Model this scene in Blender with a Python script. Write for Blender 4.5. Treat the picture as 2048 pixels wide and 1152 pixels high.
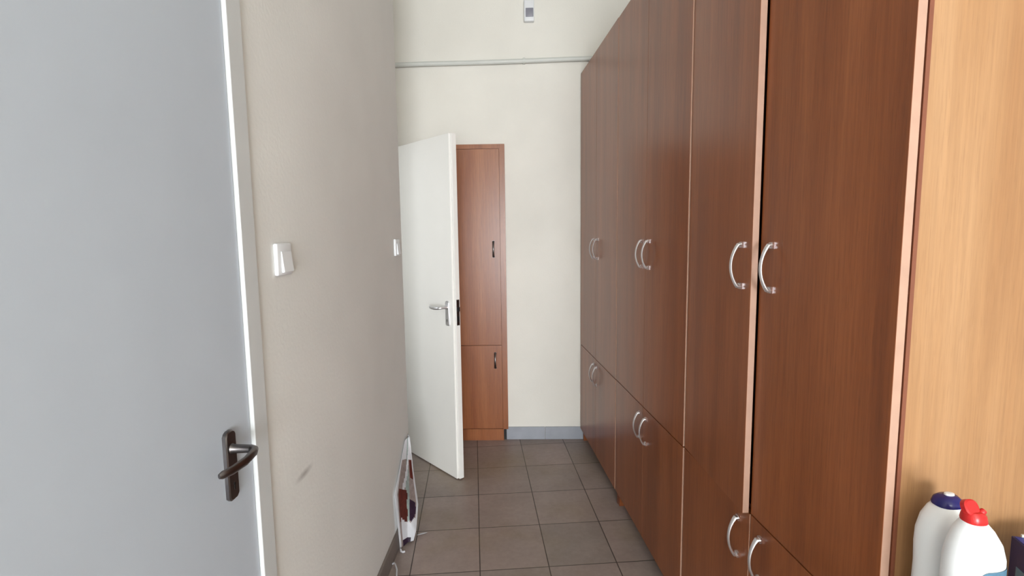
import bpy, bmesh, math, random
from mathutils import Vector, Matrix
random.seed(4)
for o in list(bpy.data.objects): bpy.data.objects.remove(o)
S = bpy.context.scene
COL = S.collection
TH = 0.098014          # the cupboards and the floor tiles are turned by this against the walls

# ------------------------------------------------------------------ camera
cam_d = bpy.data.cameras.new('camera'); cam = bpy.data.objects.new('camera', cam_d); COL.objects.link(cam)
cam_d.sensor_width = 36; cam_d.lens = 1011.49 * 36 / 2048; cam_d.clip_start = 0.02
Rt = Vector((0.99968295, 0.02147279, -0.01315023)); Dn = Vector((-0.01082425, -0.10505699, -0.99440729)); Fw = Vector((-0.02273422, 0.99423435, -0.10479125))
M = Matrix((Rt, -Dn, -Fw)).transposed().to_4x4(); M.translation = Vector((0, 0, 1.5)); cam.matrix_world = M
S.camera = cam
# ------------------------------------------------------------------ light
S.view_settings.view_transform = 'Standard'; S.view_settings.look = 'None'
S.view_settings.exposure = 0.0; S.view_settings.gamma = 1; S.view_settings.use_curve_mapping = False
W = bpy.data.worlds.new('sky'); S.world = W; W.use_nodes = True
W.node_tree.nodes['Background'].inputs[0].default_value = (0.75, 0.85, 1, 1); W.node_tree.nodes['Background'].inputs[1].default_value = 1.2
def area(name, loc, rot, sx, sy, power, color):
    d = bpy.data.lights.new(name, 'AREA'); d.shape = 'RECTANGLE'; d.size = sx; d.size_y = sy; d.energy = power; d.color = color
    o = bpy.data.objects.new(name, d); COL.objects.link(o); o.location = loc; o.rotation_euler = rot; return o
# daylight standing in the window opening of the back wall; unseen fill lamp added past the far left doorway
area('window_daylight', (0.85, -5.43, 1.25), (math.radians(90), 0, 0), 1.9, 1.9, 410, (0.91, 0.955, 1.0))
area('doorway_fill', (-1.75, 2.6, 1.6), (math.radians(90), 0, math.radians(-75)), 0.9, 1.2, 9, (0.95, 0.98, 1.0))

# ------------------------------------------------------------------ materials
def new_mat(name, rough=0.5, metal=0.0, spec=0.5):
    m = bpy.data.materials.new(name); m.use_nodes = True; nt = m.node_tree; b = nt.nodes['Principled BSDF']
    b.inputs['Roughness'].default_value = rough; b.inputs['Metallic'].default_value = metal
    b.inputs['Specular IOR Level'].default_value = spec
    return m, nt, b
def lin(c):
    return tuple((x / 255 / 12.92 if x / 255 <= .04045 else ((x / 255 + .055) / 1.055) ** 2.4) for x in c) + (1,)
def coords(nt, scale=(1, 1, 1), loc=(0, 0, 0)):
    tc = nt.nodes.new('ShaderNodeTexCoord'); mp = nt.nodes.new('ShaderNodeMapping')
    mp.inputs['Scale'].default_value = scale; mp.inputs['Location'].default_value = loc
    nt.links.new(tc.outputs['Object'], mp.inputs[0]); return mp.outputs[0]
def noise(nt, vec, sc, det=3, rough=.5):
    n = nt.nodes.new('ShaderNodeTexNoise'); n.inputs['Scale'].default_value = sc; n.inputs['Detail'].default_value = det; n.inputs['Roughness'].default_value = rough
    nt.links.new(vec, n.inputs['Vector']); return n.outputs['Fac']
def ramp(nt, fac, stops):
    r = nt.nodes.new('ShaderNodeValToRGB'); e = r.color_ramp.elements
    while len(e) < len(stops): e.new(0.5)
    for k, (p, c) in enumerate(stops): e[k].position = p; e[k].color = c
    nt.links.new(fac, r.inputs[0]); return r.outputs[0]
def mix(nt, fac, a, b, mode='MIX'):
    m = nt.nodes.new('ShaderNodeMix'); m.data_type = 'RGBA'; m.blend_type = mode
    for s, v in ((0, fac), (6, a), (7, b)):
        if hasattr(v, 'is_output'): nt.links.new(v, m.inputs[s])
        else: m.inputs[s].default_value = v
    return m.outputs[2]
def bump(nt, b, fac, st, dist):
    n = nt.nodes.new('ShaderNodeBump'); n.inputs['Strength'].default_value = st; n.inputs['Distance'].default_value = dist
    nt.links.new(fac, n.inputs['Height']); nt.links.new(n.outputs[0], b.inputs['Normal'])
def plain(name, rgb, rough=.5, metal=0, var=.04, sc=8, spec=.5, bmp=0):
    m, nt, b = new_mat(name, rough, metal, spec)
    v = coords(nt); n = noise(nt, v, sc)
    c = lin(rgb); lo = tuple(x * (1 - var) for x in c[:3]) + (1,); hi = tuple(min(1, x * (1 + var)) for x in c[:3]) + (1,)
    nt.links.new(ramp(nt, n, [(.3, lo), (.7, hi)]), b.inputs['Base Color'])
    if bmp: bump(nt, b, noise(nt, v, sc * 20), bmp, .002)
    return m
def wood(name, dark, mid, light, rough, fig=1.0, spec=.5):
    m, nt, b = new_mat(name, rough, 0, spec)
    info = nt.nodes.new('ShaderNodeObjectInfo')
    tc = nt.nodes.new('ShaderNodeTexCoord'); add = nt.nodes.new('ShaderNodeVectorMath'); add.operation = 'ADD'
    mul = nt.nodes.new('ShaderNodeMath'); mul.operation = 'MULTIPLY'; mul.inputs[1].default_value = 13.0
    nt.links.new(info.outputs['Random'], mul.inputs[0]); nt.links.new(tc.outputs['Object'], add.inputs[0]); nt.links.new(mul.outputs[0], add.inputs[1])
    def mp(s):
        q = nt.nodes.new('ShaderNodeMapping'); q.inputs['Scale'].default_value = s; nt.links.new(add.outputs[0], q.inputs[0]); return q.outputs[0]
    broad = noise(nt, mp((7, 7, .45)), 1.6, 4, .55)
    fine = noise(nt, mp((60, 60, 1.6)), 3, 4, .6)
    pore = noise(nt, mp((170, 170, 9)), 2, 2, .5)
    c = ramp(nt, broad, [(.30, lin(dark)), (.5, lin(mid)), (.72, lin(light))])
    f = ramp(nt, fine, [(.35, (.82, .80, .78, 1)), (.65, (1.12, 1.12, 1.1, 1))])
    c = mix(nt, .75 * fig, c, f, 'MULTIPLY')
    p = ramp(nt, pore, [(.33, (.72, .68, .66, 1)), (.45, (1, 1, 1, 1))])
    c = mix(nt, .5 * fig, c, p, 'MULTIPLY')
    nt.links.new(c, b.inputs['Base Color']); bump(nt, b, fine, .02, .0006)
    return m
CHERRY = wood('cherry_laminate', (126, 68, 35), (143, 80, 42), (156, 91, 51), .29, spec=.55)
CLOSET = wood('reddish_laminate', (136, 76, 40), (148, 87, 48), (162, 100, 60), .30, spec=.6)
BEECH = wood('beech_laminate', (152, 110, 72), (161, 120, 81), (170, 131, 93), .5, .55)
PEACH = plain('pale_edge_band', (180, 144, 124), .5, var=.05, sc=20)
BANDB = plain('brown_edge_band', (120, 68, 46), .5, sc=20)
GAPB = plain('dark_recess_board', (52, 28, 20), .7)
WHITE_DOOR = plain('white_gloss_paint', (243, 241, 236), .38, sc=3, var=.02)
GREY_DOOR = plain('blue_grey_door_paint', (190, 198, 208), .5, sc=5, var=.02, bmp=.06)
FRAME = plain('grey_white_frame_paint', (206, 208, 208), .4, var=.02)
PLASTIC = plain('white_switch_plastic', (232, 234, 236), .35, var=.01)
GREYPL = plain('grey_sensor_lens', (140, 140, 150), .4)
CONDUIT = plain('painted_conduit', (212, 214, 208), .45)
CEIL = plain('ceiling_paint', (225, 224, 216), .9)
STEEL = plain('brushed_nickel', (240, 240, 244), .36, 1, var=.05, sc=30)
DARKSTEEL = plain('dark_nickel_and_reflection', (116, 112, 112), .32, 1, var=.1, sc=30)  # darker nickel; on the closet handles the tone paints in dark reflections
BLACK = plain('black_parts_and_gap_shade', (14, 12, 12), .6)  # black parts; at the closet gap the colour stands in for shade
BOTTLE = plain('white_bottle_plastic', (240, 242, 244), .3, var=.01)
BLUECAP = plain('navy_cap_plastic', (30, 26, 100), .25)
REDCAP = plain('red_cap_plastic', (198, 36, 36), .3)
TEAL = plain('teal_label_print', (84, 122, 146), .4, var=.15, sc=40)
NAVY = plain('navy_box_print', (18, 24, 84), .35)
ROYAL = plain('royal_blue_print', (26, 52, 150), .35)
PALE = plain('pale_carton', (214, 216, 206), .6)
COUNTER = plain('grey_speckled_worktop', (190, 186, 178), .35, sc=60, var=.15)
PAPER = plain('white_glossy_paper', (196, 196, 200), .45, var=.05)
PRED = plain('dark_red_print', (84, 36, 30), .4, var=.3, sc=60)
PPUR = plain('dark_purple_print_and_gap_shade', (46, 28, 48), .4, var=.3, sc=60)  # purple print, and the painted shade of the bag's bottom gap
PTEAL = plain('grey_green_print', (140, 152, 148), .4, var=.15, sc=60)
PTAN = plain('mauve_print', (138, 124, 120), .4, var=.15, sc=60)
SKIRT_L = plain('brown_grey_skirting_tile', (118, 108, 102), .5, var=.1, sc=10)
BLUE_GREY = plain('blue_grey_skirting_tile', (158, 162, 170), .45, var=.08, sc=9)
def wall_mat(name, rgb, smudge=None):
    m, nt, b = new_mat(name, .75, 0, .3)
    v = coords(nt); n = noise(nt, v, 2.2, 4); c0 = lin(rgb)
    c = ramp(nt, n, [(.3, tuple(x * .955 for x in c0[:3]) + (1,)), (.7, tuple(min(1, x * 1.03) for x in c0[:3]) + (1,))])
    if smudge:
        tc = nt.nodes.new('ShaderNodeTexCoord'); sub = nt.nodes.new('ShaderNodeVectorMath'); sub.operation = 'SUBTRACT'
        nt.links.new(tc.outputs['Object'], sub.inputs[0]); sub.inputs[1].default_value = smudge
        mp = nt.nodes.new('ShaderNodeMapping'); mp.vector_type = 'TEXTURE'; mp.inputs['Rotation'].default_value = (0, 0, 0); mp.inputs['Scale'].default_value = (1, .062, .014)
        nt.links.new(sub.outputs[0], mp.inputs[0])
        ln = nt.nodes.new('ShaderNodeVectorMath'); ln.operation = 'LENGTH'
        sc = nt.nodes.new('ShaderNodeVectorMath'); sc.operation = 'MULTIPLY'; sc.inputs[1].default_value = (0, 1, 1)
        nt.links.new(mp.outputs[0], sc.inputs[0]); nt.links.new(sc.outputs[0], ln.inputs[0])
        k = ramp(nt, ln.outputs['Value'], [(.1, (.5, .5, .5, 1)), (1, (0, 0, 0, 1))])
        c = mix(nt, k, c, lin((96, 84, 74)))
    nt.links.new(c, b.inputs['Base Color']); bump(nt, b, noise(nt, v, 90, 3), .18, .003)
    return m
WALL = wall_mat('cream_wall_paint', (234, 231, 222))
WALL_L = wall_mat('cream_wall_paint_smudged', (231, 230, 226), (-.625, 1.355, .836))
def floor_mat():
    m, nt, b = new_mat('grey_brown_floor_tiles', .42, 0, .45)
    v = coords(nt, loc=(0, .22, 0))
    br = nt.nodes.new('ShaderNodeTexBrick'); br.offset = 0; br.offset_frequency = 1; br.squash = 1
    for k, val in (('Scale', 1), ('Brick Width', .3125), ('Row Height', .336), ('Mortar Size', .0028), ('Mortar Smooth', .35), ('Bias', 0)): br.inputs[k].default_value = val
    br.inputs['Color1'].default_value = lin((162, 146, 140)); br.inputs['Color2'].default_value = lin((148, 137, 131)); br.inputs['Mortar'].default_value = lin((70, 60, 56))
    nt.links.new(v, br.inputs['Vector'])
    br_c = mix(nt, ramp(nt, noise(nt, coords(nt, loc=(3, 1, 0)), 2.3, 3), [(.48, (0, 0, 0, 1)), (.75, (.5, .5, .5, 1))]), br.outputs['Color'], lin((146, 128, 96)))
    n1 = noise(nt, coords(nt), 4.5, 5, .6); n2 = noise(nt, coords(nt), 38, 4, .6)
    c = mix(nt, .6, br_c, ramp(nt, n1, [(.3, (.78, .76, .74, 1)), (.7, (1.14, 1.13, 1.13, 1))]), 'MULTIPLY')
    c = mix(nt, .5, c, ramp(nt, n2, [(.3, (.84, .83, .82, 1)), (.7, (1.1, 1.1, 1.1, 1))]), 'MULTIPLY')
    nt.links.new(c, b.inputs['Base Color'])
    inv = nt.nodes.new('ShaderNodeMath'); inv.operation = 'SUBTRACT'; inv.inputs[0].default_value = 1; nt.links.new(br.outputs['Fac'], inv.inputs[1])
    bump(nt, b, inv.outputs[0], .5, .002)
    return m
FLOOR = floor_mat()

# ------------------------------------------------------------------ helpers
def obj(name, bm, mats, parent=None, loc=None, smooth=False, rotz=0):
    me = bpy.data.meshes.new(name); bmesh.ops.recalc_face_normals(bm, faces=bm.faces); bm.to_mesh(me); bm.free()
    for m in (mats if isinstance(mats, (list, tuple)) else [mats]): me.materials.append(m)
    if smooth:
        for p in me.polygons: p.use_smooth = True
        me.set_sharp_from_angle(angle=math.radians(38))
    o = bpy.data.objects.new(name, me); COL.objects.link(o)
    if parent: o.parent = parent
    if loc is not None: o.location = loc
    o.rotation_euler.z = rotz
    return o
def box(bm, a, b, bev=0, seg=2):
    vs = [bm.verts.new((x, y, z)) for x in (a[0], b[0]) for y in (a[1], b[1]) for z in (a[2], b[2])]
    fs = [bm.faces.new([vs[i] for i in q]) for q in ((0, 1, 3, 2), (4, 6, 7, 5), (0, 4, 5, 1), (2, 3, 7, 6), (0, 2, 6, 4), (1, 5, 7, 3))]
    if bev:
        es = list({e for f in fs for e in f.edges})
        bmesh.ops.bevel(bm, geom=es, offset=bev, segments=seg, profile=.5, affect='EDGES')
    return vs
def B(*boxes, bev=0):
    bm = bmesh.new()
    for a, b in boxes: box(bm, a, b, bev)
    return bm
def sweep(bm, pts, secs, up=Vector((0, 1, 0)), n=10):
    """elliptic sections (ru, rv) along pts; ru is measured along `up`"""
    pts = [Vector(p) for p in pts]; rings = []
    for i, p in enumerate(pts):
        t = (pts[min(i + 1, len(pts) - 1)] - pts[max(i - 1, 0)]).normalized()
        u = (up - t * up.dot(t)).normalized(); v = t.cross(u)
        ru, rv = secs[i]
        rings.append([bm.verts.new(p + u * ru * math.cos(a) + v * rv * math.sin(a)) for a in (2 * math.pi * k / n for k in range(n))])
    for r0, r1 in zip(rings, rings[1:]):
        for k in range(n): bm.faces.new((r0[k], r0[(k + 1) % n], r1[(k + 1) % n], r1[k]))
    bm.faces.new(rings[0]); bm.faces.new(rings[-1])
def thing(name, label=None, cat=None, loc=(0, 0, 0), rotz=0, group=None, kind=None):
    o = bpy.data.objects.new(name, None); COL.objects.link(o); o.location = loc; o.rotation_euler.z = rotz; o.empty_display_size = .1
    tag(o, label, cat, group, kind); return o
def tag(o, label=None, cat=None, group=None, kind=None):
    for k, v in (('label', label), ('category', cat), ('group', group), ('kind', kind)):
        if v: o[k] = v
    return o
def struct(name, bm, mats, label, cat, rotz=0, smooth=False):
    return tag(obj(name, bm, mats, rotz=rotz, smooth=smooth), label, cat, kind='structure')
def T(x, y, z=0):      # tile / cupboard frame to world
    c, s = math.cos(TH), math.sin(TH); return Vector((c * x - s * y, s * x + c * y, z))

# ------------------------------------------------------------------ room
XL = -.625; YF = 3.6; H = 3.4; YB = -5.5
bm = bmesh.new(); box(bm, (-3.2, -6.0, -.1), (3.2, 4.4, 0)); struct('floor', bm, FLOOR, 'grey brown square floor tiles with dark joints', 'floor', rotz=TH)
struct('ceiling', B(((-3.2, -5.8, H), (3.0, 4.0, H + .1))), CEIL, 'off-white ceiling above the corridor', 'ceiling')
struct('wall_left', B(((XL - .2, YB, 0), (XL, .27, H)), ((XL - .2, .27, 2.1), (XL, 1.105, H)), ((XL - .2, 1.105, 0), (XL, 2.6, H)), ((-1.16, 2.5, 0), (XL - .2, 2.6, H))), WALL_L,
       'cream painted left wall with two light switches and a dark smudge', 'wall')
struct('wall_recess', B(((-1.16, 2.6, 0), (-.98, 2.70, H)), ((-1.16, 2.70, 2.1), (-.98, 3.57, H)), ((-1.16, 3.57, 0), (-.98, YF, H))), WALL, 'cream wall of the recess around the far doorway', 'wall')
struct('wall_far', B(((-3.2, YF, 0), (2.4, YF + .15, H))), WALL, 'cream far end wall behind the white open door', 'wall')
c, s = math.cos(TH), math.sin(TH)
struct('wall_right', B(((1.38, -5.8, 0), (1.53, 3.5, H))), WALL, 'cream right wall behind the tall cupboards', 'wall', rotz=TH)
struct('wall_back', B(((-3.2, YB - .15, 0), (-.15, YB, H)), ((1.85, YB - .15, 0), (2.6, YB, H)), ((-.15, YB - .15, 0), (1.85, YB, .25)), ((-.15, YB - .15, 2.25), (1.85, YB, H))), WALL, 'cream back wall with the window', 'wall')
w = thing('window_1', 'white framed window in the back wall', 'window', (.85, YB - .1, .25), kind='structure')
obj('window_frame', B(((-1, -.03, 0), (-.94, .03, 2.0)), ((.94, -.03, 0), (1, .03, 2.0)), ((-.94, -.03, 0), (.94, .03, .06)), ((-.94, -.03, 1.94), (.94, .03, 2.0)), ((-.03, -.03, .06), (.03, .03, 1.94))), FRAME, w)
struct('wall_outer', B(((-3.2, 2.5, 0), (-1.16, 2.4, H)), ((-2.6, 2.5, 0), (-2.45, 3.6, H))), WALL, 'cream wall of the side room past the far doorway', 'wall')
bm = B(((XL - .001, 1.165, 0), (XL + .012, 2.6, .09)), bev=.002)
struct('baseboard_left', bm, SKIRT_L, 'brown grey tile skirting along the left wall', 'baseboard')
bm = B(((-.135, YF - .012, 0), (.147, YF + .001, .093)), ((.149, YF - .012, 0), (.45, YF + .001, .093)), bev=.0015)
struct('baseboard_far', bm, BLUE_GREY, 'blue grey tile skirting on the far wall', 'baseboard')

# left grey door + frame
def handle_set(parent, mat, loc, rotz, side, name='handle'):
    """plate in local XZ plane, +Y out of the door, lever towards side*X"""
    bm = bmesh.new(); n = 14; r = .017; hgt = .075
    pl = [(-.0175, -.068), (-.010, -.075), (.010, -.075), (.0175, -.068), (.0175, .066), (.013, .072), (.006, .075), (-.006, .075), (-.013, .072), (-.0175, .066)]
    back = [bm.verts.new((x, 0, z)) for x, z in pl]; fr = [bm.verts.new((x, .007, z)) for x, z in pl]; fr2 = [bm.verts.new((x * .88, .0095, z * .97)) for x, z in pl]
    k = len(pl)
    for a, b in ((back, fr), (fr, fr2)):
        for i in range(k): bm.faces.new((a[i], a[(i + 1) % k], b[(i + 1) % k], b[i]))
    bm.faces.new(fr2); bm.faces.new(back)
    p = obj('handle_plate', bm, mat, parent, loc, True, rotz)
    bm = bmesh.new(); sweep(bm, [(0, .0096, -.040), (0, .0104, -.040)], [(.0035, .0035)] * 2, Vector((1, 0, 0)), 10)
    box(bm, (-.0015, .0096, -.053), (.0015, .0104, -.041)); obj('keyhole', bm, BLACK, p)
    bm = bmesh.new(); zc = .036
    sweep(bm, [(0, .009, zc), (0, .012, zc), (0, .05, zc), (side * .006, .059, zc), (side * .016, .064, zc - .001), (side * .05, .066, zc - .004), (side * .09, .062, zc - .004), (side * .112, .056, zc - .003), (side * .118, .053, zc - .003)],
          [(.0115, .0115), (.0095, .0095), (.0085, .0085), (.0092, .009), (.0095, .0075), (.0095, .006), (.0088, .0055), (.0080, .0055), (.005, .0035)], Vector((0, 0, 1)), 14)
    obj('lever', bm, mat, p, smooth=True)
    return p
d1 = thing('door_1', 'blue grey painted door nearest on the left with nickel lever', 'door', (XL, 1.1, 0), kind='structure')
leaf = obj('door_leaf', B(((-.045, -.82, .006), (.0, -.0015, 2.09)), bev=.0015), GREY_DOOR, d1)
handle_set(leaf, DARKSTEEL, (0.0, -.092, 1.025), math.radians(-90), 1)
bm = B(((-.1, .0005, 0), (.009, .058, 2.16)), ((-.1, -.88, 0), (.009, -.822, 2.16)), ((-.1, -.822, 2.095), (.009, .0005, 2.16)), bev=.002)
# keep the lining inside the wall opening, the architrave lies on the wall
fr = struct('trim_1', bm, FRAME, 'grey white frame around the blue grey left door', 'door frame'); fr.location = (XL, 1.1, 0)

# light switches
def light_switch(y, label):
    t = thing('light_switch', label, 'light switch', (XL, y, 1.445), group=None)
    bm = bmesh.new(); box(bm, (0, -.041, -.041), (.011, .041, .041), .0045, 3); obj('switch_plate', bm, PLASTIC, t, smooth=True)
    bm = bmesh.new()
    vs = [bm.verts.new(v) for v in ((.0108, -.021, -.034), (.0108, .034, -.034), (.0108, .034, .021), (.0108, -.021, .021), (.018, -.021, -.033), (.018, .033, -.033), (.0128, .033, .021), (.0128, -.021, .021))]
    for q in ((0, 1, 2, 3), (4, 5, 6, 7), (0, 1, 5, 4), (1, 2, 6, 5), (2, 3, 7, 6), (3, 0, 4, 7)): bm.faces.new([vs[i] for i in q])
    bmesh.ops.bevel(bm, geom=bm.edges[:], offset=.001, segments=2, affect='EDGES')
    obj('rocker', bm, PLASTIC, t, smooth=True); return t
light_switch(1.293, 'white rocker light switch right beside the frame of the blue grey door')
light_switch(2.478, 'small white light switch far along the left wall near the open door')

# far open white door, hinged on the recess
ang = math.atan2(2.957 - 3.369, -.412 + .803)
u = Vector((math.cos(ang), math.sin(ang), 0)); Ap = Vector((-.412, 2.957, 0)); LW = .80
hp = Ap - u * LW
d2 = thing('door_2', 'white door standing half open at the far end', 'door', (hp.x, hp.y, 0), ang, kind='structure')
# local +X along the leaf to its free edge, local -Y faces the camera side
leaf2 = obj('door_leaf', B(((0, 0, .008), (LW - .014, .012, 2.085)), ((0, .012, .008), (LW, .043, 2.085)), bev=.0015), WHITE_DOOR, d2)
handle_set(leaf2, STEEL, (LW - .062, 0, 1.035), math.pi, 1, 'handle')
obj('lock_faceplate', B(((LW - .0005, .018, .965), (LW + .0015, .038, 1.12)), bev=.0004), DARKSTEEL, leaf2)
obj('latch', B(((LW + .001, .022, 1.05), (LW + .011, .034, 1.075)), ((LW + .001, .022, .99), (LW + .0035, .034, 1.02)), bev=.001), BLACK, leaf2)
fr2 = struct('trim_2', B(((-1.18, 2.70, 0), (-.965, 2.735, 2.13)), ((-1.18, 3.55, 0), (-.965, 3.585, 2.13)), ((-1.18, 2.735, 2.095), (-.965, 3.55, 2.13)), bev=.003), FRAME, 'grey white frame of the far doorway', 'door frame')

# ------------------------------------------------------------------ cupboard handles
def bow_handle(parent, loc, mat, out=(-1, 0, 0), L=.128):
    """bow handle, feet at +-L/2 in z, bulging along out"""
    o = Vector(out); side = Vector((0, 0, 1)).cross(o); bm = bmesh.new(); pts = []; secs = []
    N = 20
    for k in range(N + 1):
        t = -1 + 2 * k / N; d = .0245 * (1 - t * t) ** .9 + .0065
        if k in (0, N): d = .004
        z = t * L / 2
        pts.append(o * d + Vector((0, 0, z)))
        a = abs(t) ** 3
        secs.append((.0058 + .003 * a, .0034 + .0022 * a))
    pts[0].z = pts[1].z * 1.01; pts[-1].z = pts[-2].z * 1.01
    sweep(bm, pts, secs, side, 12)
    for sgn in (-1, 1):      # feet
        zc = sgn * (L / 2 - .007)
        vs = [bm.verts.new(o * d + side * w * a + Vector((0, 0, zc + hgt * b))) for d, w, hgt in ((0, .0062, .0085), (.0065, .0078, .0075)) for a, b in ((-1, -1), (1, -1), (1, 1), (-1, 1))]
        for q in ((0, 1, 2, 3), (4, 5, 6, 7), (0, 1, 5, 4), (1, 2, 6, 5), (2, 3, 7, 6), (3, 0, 4, 7)): bm.faces.new([vs[i] for i in q])
    return obj('handle', bm, mat, parent, loc, True)

# ------------------------------------------------------------------ tall cupboard units (local frame: +X into the wall, +Y away from the camera)
XC = .76; DT = .018; ZB = .088; ZS = .712; ZT = 2.582
def door_mesh(y0, y1, z0, z1, edge=PEACH):
    bm = bmesh.new(); box(bm, (0, y0, z0), (DT, y1, z1), .0006, 1)
    bm.faces.ensure_lookup_table(); bm.normal_update()
    bmesh.ops.recalc_face_normals(bm, faces=bm.faces)
    for f in bm.faces:
        if abs(f.normal.y) > .9: f.material_index = 1
    return bm
def cupboard(y0, y1, label, dx=0, ajar=(0, 0, 0, 0), hy=.045, D=.5):
    """ajar: opening angle in degrees of upper near, upper far, lower near, lower far door"""
    w = y1 - y0; base = T(XC + dx, y0)
    t = thing('tall_cupboard', label, 'cupboard', base, TH, 'tall cherry cupboards along the right wall')
    ci = DT + .0015
    cm = bmesh.new()
    for a, b in (((ci, .001, 0), (D, .019, ZT - .002)), ((ci, w - .019, 0), (D, w - .001, ZT - .002)), ((ci, .019, ZT - .02), (D, w - .019, ZT - .002)), ((ci, .019, ZB), (D, w - .019, ZB + .018)),
                 ((ci, .019, ZS - .009), (D - .01, w - .019, ZS + .009)), ((D - .006, .019, ZB + .02), (D, w - .019, ZT - .02)), ((ci + .002, w / 2 - .009, ZB + .02), (D - .01, w / 2 + .009, ZT - .02))):
        box(cm, a, b)
    cm.normal_update()
    for f in cm.faces:
        cc = f.calc_center_median()
        if cc.y < .002: f.material_index = 1
        if abs(cc.x - ci) < .0005: f.material_index = 2
    box(cm, (ci, -.0006, 0), (ci + .008, .001, ZT - .002))
    cm.normal_update(); cm.faces.ensure_lookup_table()
    for f in cm.faces[-6:]: f.material_index = 2
    lim = [((3.598 - .09786 * (XC + dx + v.co.x)) / .9952 - y0) for v in cm.verts]
    for v, l in zip(cm.verts, lim): v.co.y = min(v.co.y, l - (.0 if v.co.y > w - .01 else .002))
    obj('carcass', cm, [CHERRY, BEECH, BANDB], t)
    obj('plinth', B(((ci + .05, .019, 0), (ci + .066, w - .03, ZB - .001))), GAPB, t)
    g = .0015
    for k, (z0, z1, hz) in enumerate(((ZS + .002, ZT, 1.407), (ZB, ZS - .002, .613))):
        for j in (0, 1):
            a = math.radians(ajar[2 * k + j])
            if j == 0:   # near door, hinge at the near side
                d = obj('door', door_mesh(0, w / 2 - 2 * g, z0, z1), [CHERRY, PEACH], t, (0, g, 0), rotz=a); hh = w / 2 - g - hy
            else:        # far door, hinge at the far side
                d = obj('door', door_mesh(-(w / 2 - 2 * g), 0, z0, z1), [CHERRY, PEACH], t, (0, w - g, 0), rotz=-a); hh = -(w / 2 - g - hy)
            d['label'] = ('upper ' if k == 0 else 'lower ') + ('near' if j == 0 else 'far') + ' cherry door' + (' standing slightly ajar' if a > .01 else '')
            bow_handle(d, (0, hh, hz), STEEL)
    return t
cupboard(.845, 1.738, 'nearest tall cherry cupboard with its upper door ajar, beech side panel showing', 0, (0, 2.9, 0, .2), .055)
cupboard(1.741, 2.622, 'middle tall cherry cupboard between the near one and the far one', -.004, hy=.042)
cupboard(2.625, 3.522, 'farthest tall cherry cupboard against the far wall', -.006, hy=.042, D=.5)

# ------------------------------------------------------------------ closet on the far wall
cl = thing('built_in_closet', 'narrow reddish wood closet on the far wall behind the white open door', 'closet', (-.53, YF - .03, 0), 0)
R_ = .408
cm = B(((R_ - .036, 0, .086), (R_, .03, 2.124)), ((0, 0, 2.094), (R_ - .036, .03, 2.124)), ((0, 0, .086), (.02, .03, 2.094)), ((.02, .012, .086), (R_ - .036, .03, 2.094)))
obj('frame', cm, CLOSET, cl)
obj('door', B(((.022, -.001, .714), (R_ - .039, .0115, 2.091)), bev=.001), CLOSET, cl)['label'] = 'tall upper closet door'
obj('door', B(((.022, -.001, .09), (R_ - .039, .0115, .709)), bev=.001), CLOSET, cl)['label'] = 'short lower closet door'
ds = [o for o in cl.children if o.name.startswith('door')]
for d, z in zip(ds, (1.40, .60)): bow_handle(d, (R_ - .086, -.001, z), DARKSTEEL, (0, -1, 0), .118)  # darker metal carries the dark reflections in its colour
obj('plinth', B(((0, .004, 0), (R_ - .033, .03, .085))), CLOSET, cl)
obj('gap_shade_strip', B(((R_ - .033, .022, 0), (R_ - .014, .03, .085))), BLACK, cl)  # black strip filling the gap beside the plinth, painted as its shade

# ------------------------------------------------------------------ conduit and sensor on the far wall
t = thing('conduit', 'thin pale conduit pipe running across the far wall above the door', 'pipe', (-.95, YF, 2.662))
bm = bmesh.new(); pts = [(x, -.018 - .001 * math.sin(x * 9), .012 * x / 1.0 + .0015 * math.sin(x * 6)) for x in [i * .08 for i in range(27)]]
sweep(bm, pts, [(.016, .016)] * len(pts), Vector((0, 0, 1)), 10); obj('pipe', bm, CONDUIT, t, smooth=True)
bm = bmesh.new()
x = .97; sweep(bm, [(x - .008, -.018, .0125), (x + .008, -.018, .0127)], [(.020, .020)] * 2, Vector((0, 0, 1)), 12); box(bm, (x - .008, -.014, -.006), (x + .008, 0, .03)); obj('clamp', bm, CONDUIT, t, smooth=True)
t = thing('motion_sensor', 'small white wall box with a grey window high on the far wall', 'sensor', (.057, YF, 2.925))
bm = bmesh.new(); box(bm, (-.034, -.036, 0), (.034, 0, .135), .006, 3); obj('housing', bm, PLASTIC, t, smooth=True)
bm = bmesh.new(); box(bm, (-.023, -.039, .026), (.029, -.034, .083), .003, 2); obj('sensor_window', bm, GREYPL, t, smooth=True)

# ------------------------------------------------------------------ paper bag, scrap, cable on the floor
bag = thing('paper_bag', 'crumpled glossy paper bag with dark red pictures slumped against the left wall', 'bag', (-.60, 2.30, 0))
o0 = Vector((-.60, 2.30, 0))
Lp = [(-.606, 2.27, .0), (-.611, 2.262, .14), (-.617, 2.25, .292), (-.617, 2.37, .375), (-.619, 2.49, .455)]
Rp = [(-.552, 2.325, .015), (-.540, 2.335, .06), (-.540, 2.40, .16), (-.574, 2.46, .33), (-.597, 2.51, .468)]
def interp(P, v):
    f = v * (len(P) - 1); i = min(int(f), len(P) - 2); f -= i; return Vector(P[i]).lerp(Vector(P[i + 1]), f)
NU, NV = 22, 56
bm = bmesh.new(); grid = []
for j in range(NV + 1):
    v = j / NV; a = interp(Lp, v); b = interp(Rp, v); row = []
    for i in range(NU + 1):
        uu = i / NU; p = a.lerp(b, uu); fold = (1 - abs(2 * uu - .9)) * .030 * (1 - v * .6)
        p.y += max(0, fold) + .002 * math.sin(14 * v + 9 * uu); row.append(bm.verts.new(p - o0))
    grid.append(row)
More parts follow.
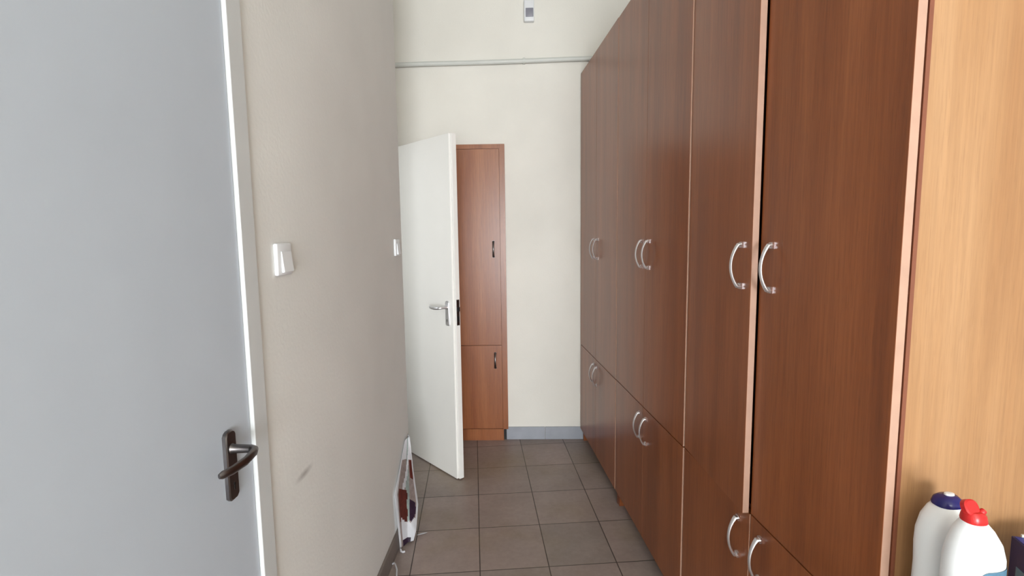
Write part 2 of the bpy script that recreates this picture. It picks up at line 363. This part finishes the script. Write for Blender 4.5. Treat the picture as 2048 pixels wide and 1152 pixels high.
def picture_and_gap_shade(uu, v):
    wv = .03 * math.sin(v * 40) + .03 * math.sin(uu * 17)
    if v < .07 and .2 < uu < .75: return 2  # shaded gap at the bag's bottom, painted in the dark print colour
    if v < .27 + .16 * abs(uu - .45) + wv * .3 and uu > .17: return 0
    if uu < .1 or uu > .93: return 0
    if .27 < v < .56 and .14 < uu < .44 + wv: return 1
    if .30 < v < .50 and .58 < uu < .9 - wv: return 2
    if .24 < v < .33 and .3 < uu < .5: return 3
    if .66 < v < .80 and .66 < uu < .93: return 1
    if v > .5 and abs((uu - .5) - (v - .75)) < .06: return 0
    if .40 < uu < .6: return 3
    return 4 if v < .8 else 0
for j in range(NV):
    for i in range(NU):
        f = bm.faces.new((grid[j][i], grid[j][i + 1], grid[j + 1][i + 1], grid[j + 1][i])); f.material_index = picture_and_gap_shade((i + .5) / NU, (j + .5) / NV)
obj('gusset', bm, [PAPER, PRED, PPUR, PTEAL, PTAN], bag, smooth=True)['label'] = 'folded end of the bag with the printed pictures and a painted dark gap'
bm = bmesh.new(); ys = .12
A = [bm.verts.new(interp(Rp, k / 8) - o0) for k in range(9)]
Bk = [bm.verts.new(interp(Rp, k / 8) - o0 + Vector((-.02, .11 * (1 - k / 12), 0))) for k in range(9)]
for k in range(8): bm.faces.new((A[k], A[k + 1], Bk[k + 1], Bk[k]))
C_ = [bm.verts.new(interp(Lp, k / 8) - o0) for k in range(9)]
Dk = [bm.verts.new(Vector((-.614, 2.46 + .01 * k, interp(Lp, k / 8).z)) - o0) for k in range(9)]
for k in range(8): bm.faces.new((C_[k], C_[k + 1], Dk[k + 1], Dk[k])); bm.faces.new((Bk[k], Bk[k + 1], Dk[k + 1], Dk[k]))
so = obj('side_panel', bm, PAPER, bag, smooth=True); m = so.modifiers.new('thickness', 'SOLIDIFY'); m.thickness = .001
bm = bmesh.new(); pts = [(-.600, 2.262, .012), (-.598, 2.255, .006), (-.588, 2.25, .005), (-.580, 2.256, .004)]
sweep(bm, [Vector(p) - o0 for p in pts], [(.005, .004)] * 4, Vector((0, 0, 1)), 8); obj('torn_corner', bm, PAPER, bag, smooth=True)
bm = bmesh.new(); pts = [(-.024, -.010, .003), (-.01, -.002, .004), (.004, .004, .0045), (.022, .012, .003)]
sweep(bm, pts, [(.001, .0015), (.0015, .006), (.0015, .006), (.001, .0015)], Vector((0, 0, 1)), 8)
o = obj('paper_scrap', bm, PAPER, None, (-.524, 2.40, 0), True); tag(o, 'tiny white paper scrap lying on the floor tiles beside the paper bag', 'paper scrap')
bm = bmesh.new(); pts = [(-.612, 2.155, .010), (-.604, 2.15, .02), (-.592, 2.13, .026), (-.578, 2.10, .022), (-.568, 2.05, .01), (-.568, 2.0, .005), (-.575, 1.93, .004)]
sweep(bm, pts, [(.0035, .0035)] * len(pts), Vector((0, 0, 1)), 8)
o = obj('cable', bm, PAPER, None, None, True); tag(o, 'short curled white cable end on the floor at the left skirting', 'cable')

# ------------------------------------------------------------------ worktop, bottles and box at lower right
ZW = .80
wt = thing('worktop_cabinet', 'grey worktop on a base cabinet in front of the beech side panel', 'worktop', T(.70, .10), TH)
obj('worktop', B(((0, 0, ZW - .03), (.66, .736, ZW)), bev=.002), COUNTER, wt)
obj('body', B(((.02, .02, 0), (.64, .72, ZW - .031))), BEECH, wt)
UP = 1.0
def lathe_oval(bm, prof, n=28, cx=0, cy=0):
    """prof: (z, rx, ry, xoff)"""
    rings = []
    for z, rx, ry, xo in prof:
        rings.append([bm.verts.new((cx + xo + rx * math.copysign(abs(math.cos(a)) ** .85, math.cos(a)), cy + ry * math.copysign(abs(math.sin(a)) ** .85, math.sin(a)), z * UP)) for a in (2 * math.pi * k / n for k in range(n))])
    for a, b in zip(rings, rings[1:]):
        for k in range(n): bm.faces.new((a[k], a[(k + 1) % n], b[(k + 1) % n], b[k]))
    bm.faces.new(rings[0]); bm.faces.new(rings[-1])
b1 = thing('cleaner_bottle', 'white plastic bottle with a navy blue cap, beside the beech panel', 'bottle', T(.822, .795, ZW), TH); UP = 1.095
bm = bmesh.new(); lathe_oval(bm, [(0, .032, .022, 0), (.003, .036, .026, 0), (.04, .038, .028, 0), (.09, .036, .028, 0), (.125, .040, .029, .002), (.15, .0405, .028, .003), (.173, .034, .026, .004), (.188, .026, .022, .007), (.194, .021, .019, .010)])
obj('body', bm, BOTTLE, b1, smooth=True)
bm = bmesh.new(); lathe_oval(bm, [(.1935, .0225, .019, .010), (.197, .0235, .020, .0105), (.204, .021, .018, .011), (.209, .015, .012, .011), (.210, .006, .005, .011)]); cp = obj('cap', bm, BLUECAP, b1, smooth=True)
bm = bmesh.new(); lathe_oval(bm, [(.208, .009, .006, .013), (.2125, .008, .0055, .013), (.2135, .004, .003, .013)], 16); obj('nozzle_spot', bm, PLASTIC, cp, smooth=True)['label'] = 'white tip on the navy cap'
b2 = thing('bleach_bottle', 'white plastic bottle with a red flip cap, nearest to the viewer', 'bottle', T(.806, .718, ZW), TH); UP = 1.055
bm = bmesh.new(); lathe_oval(bm, [(0, .040, .024, 0), (.004, .045, .029, 0), (.06, .045, .031, 0), (.13, .045, .031, 0), (.160, .0445, .030, 0), (.182, .039, .027, -.001), (.203, .028, .022, -.004), (.2165, .0165, .0162, -.0055)])
obj('body', bm, BOTTLE, b2, smooth=True)
bm = bmesh.new()
ring0 = []; ring1 = []
for k in range(15):
    a = math.radians(-108 + 88 * k / 14); r = (.0455, .0314)
    x, y = r[0] * math.copysign(abs(math.cos(a)) ** .85, math.cos(a)), r[1] * math.copysign(abs(math.sin(a)) ** .85, math.sin(a))
    ed = 0.006 * (1 if k in (0, 14) else .3 if k in (1, 13) else 0)
    ring0.append(bm.verts.new((x, y, .03))); ring1.append(bm.verts.new((x, y, .159 - ed)))
for k in range(14): bm.faces.new((ring0[k], ring0[k + 1], ring1[k + 1], ring1[k]))
lb = obj('label', bm, TEAL, b2, smooth=True); lb['label'] = 'teal printed label'
bm = bmesh.new(); lathe_oval(bm, [(.216, .0165, .0160, -.0055), (.219, .0172, .0168, -.0055), (.228, .0155, .015, -.006), (.233, .011, .011, -.007), (.234, .006, .006, -.007)])
cap = obj('cap', bm, REDCAP, b2, smooth=True)
bm = bmesh.new(); UP = 1.0; lathe_oval(bm, [(-.006, .010, .010, 0), (-.004, .0122, .0125, 0), (.004, .0122, .0125, 0), (.006, .010, .010, 0)], 22)
bmesh.ops.rotate(bm, verts=bm.verts, cent=(0, 0, 0), matrix=Matrix.Rotation(math.radians(62), 3, 'X')); bmesh.ops.translate(bm, verts=bm.verts, vec=(-.012, .002, .2505))
obj('flip_lid', bm, REDCAP, cap, smooth=True)
bm = bmesh.new(); sweep(bm, [(.000, -.002, .239), (.004, -.004, .2455), (.007, -.004, .2475)], [(.006, .006), (.0052, .0052), (.0044, .0044)], Vector((0, 1, 0)), 12); obj('spout', bm, REDCAP, cap, smooth=True)
bx = thing('detergent_box', 'navy blue carton at the right edge behind the white bottles', 'box', T(.968, .799, ZW), TH + math.radians(-20))
bm = bmesh.new(); box(bm, (0, -.13, 0), (.09, 0, .142), .001, 1); cb = obj('carton', bm, NAVY, bx)
obj('top_print', B(((.003, -.128, .142), (.088, -.004, .1428))), ROYAL, bx)
obj('side_print', B(((-.0008, -.125, .02), (.0003, -.02, .095))), TEAL, bx)
obj('torn_edge', B(((.014, -.003, .141), (.088, .0003, .147))), PALE, bx)
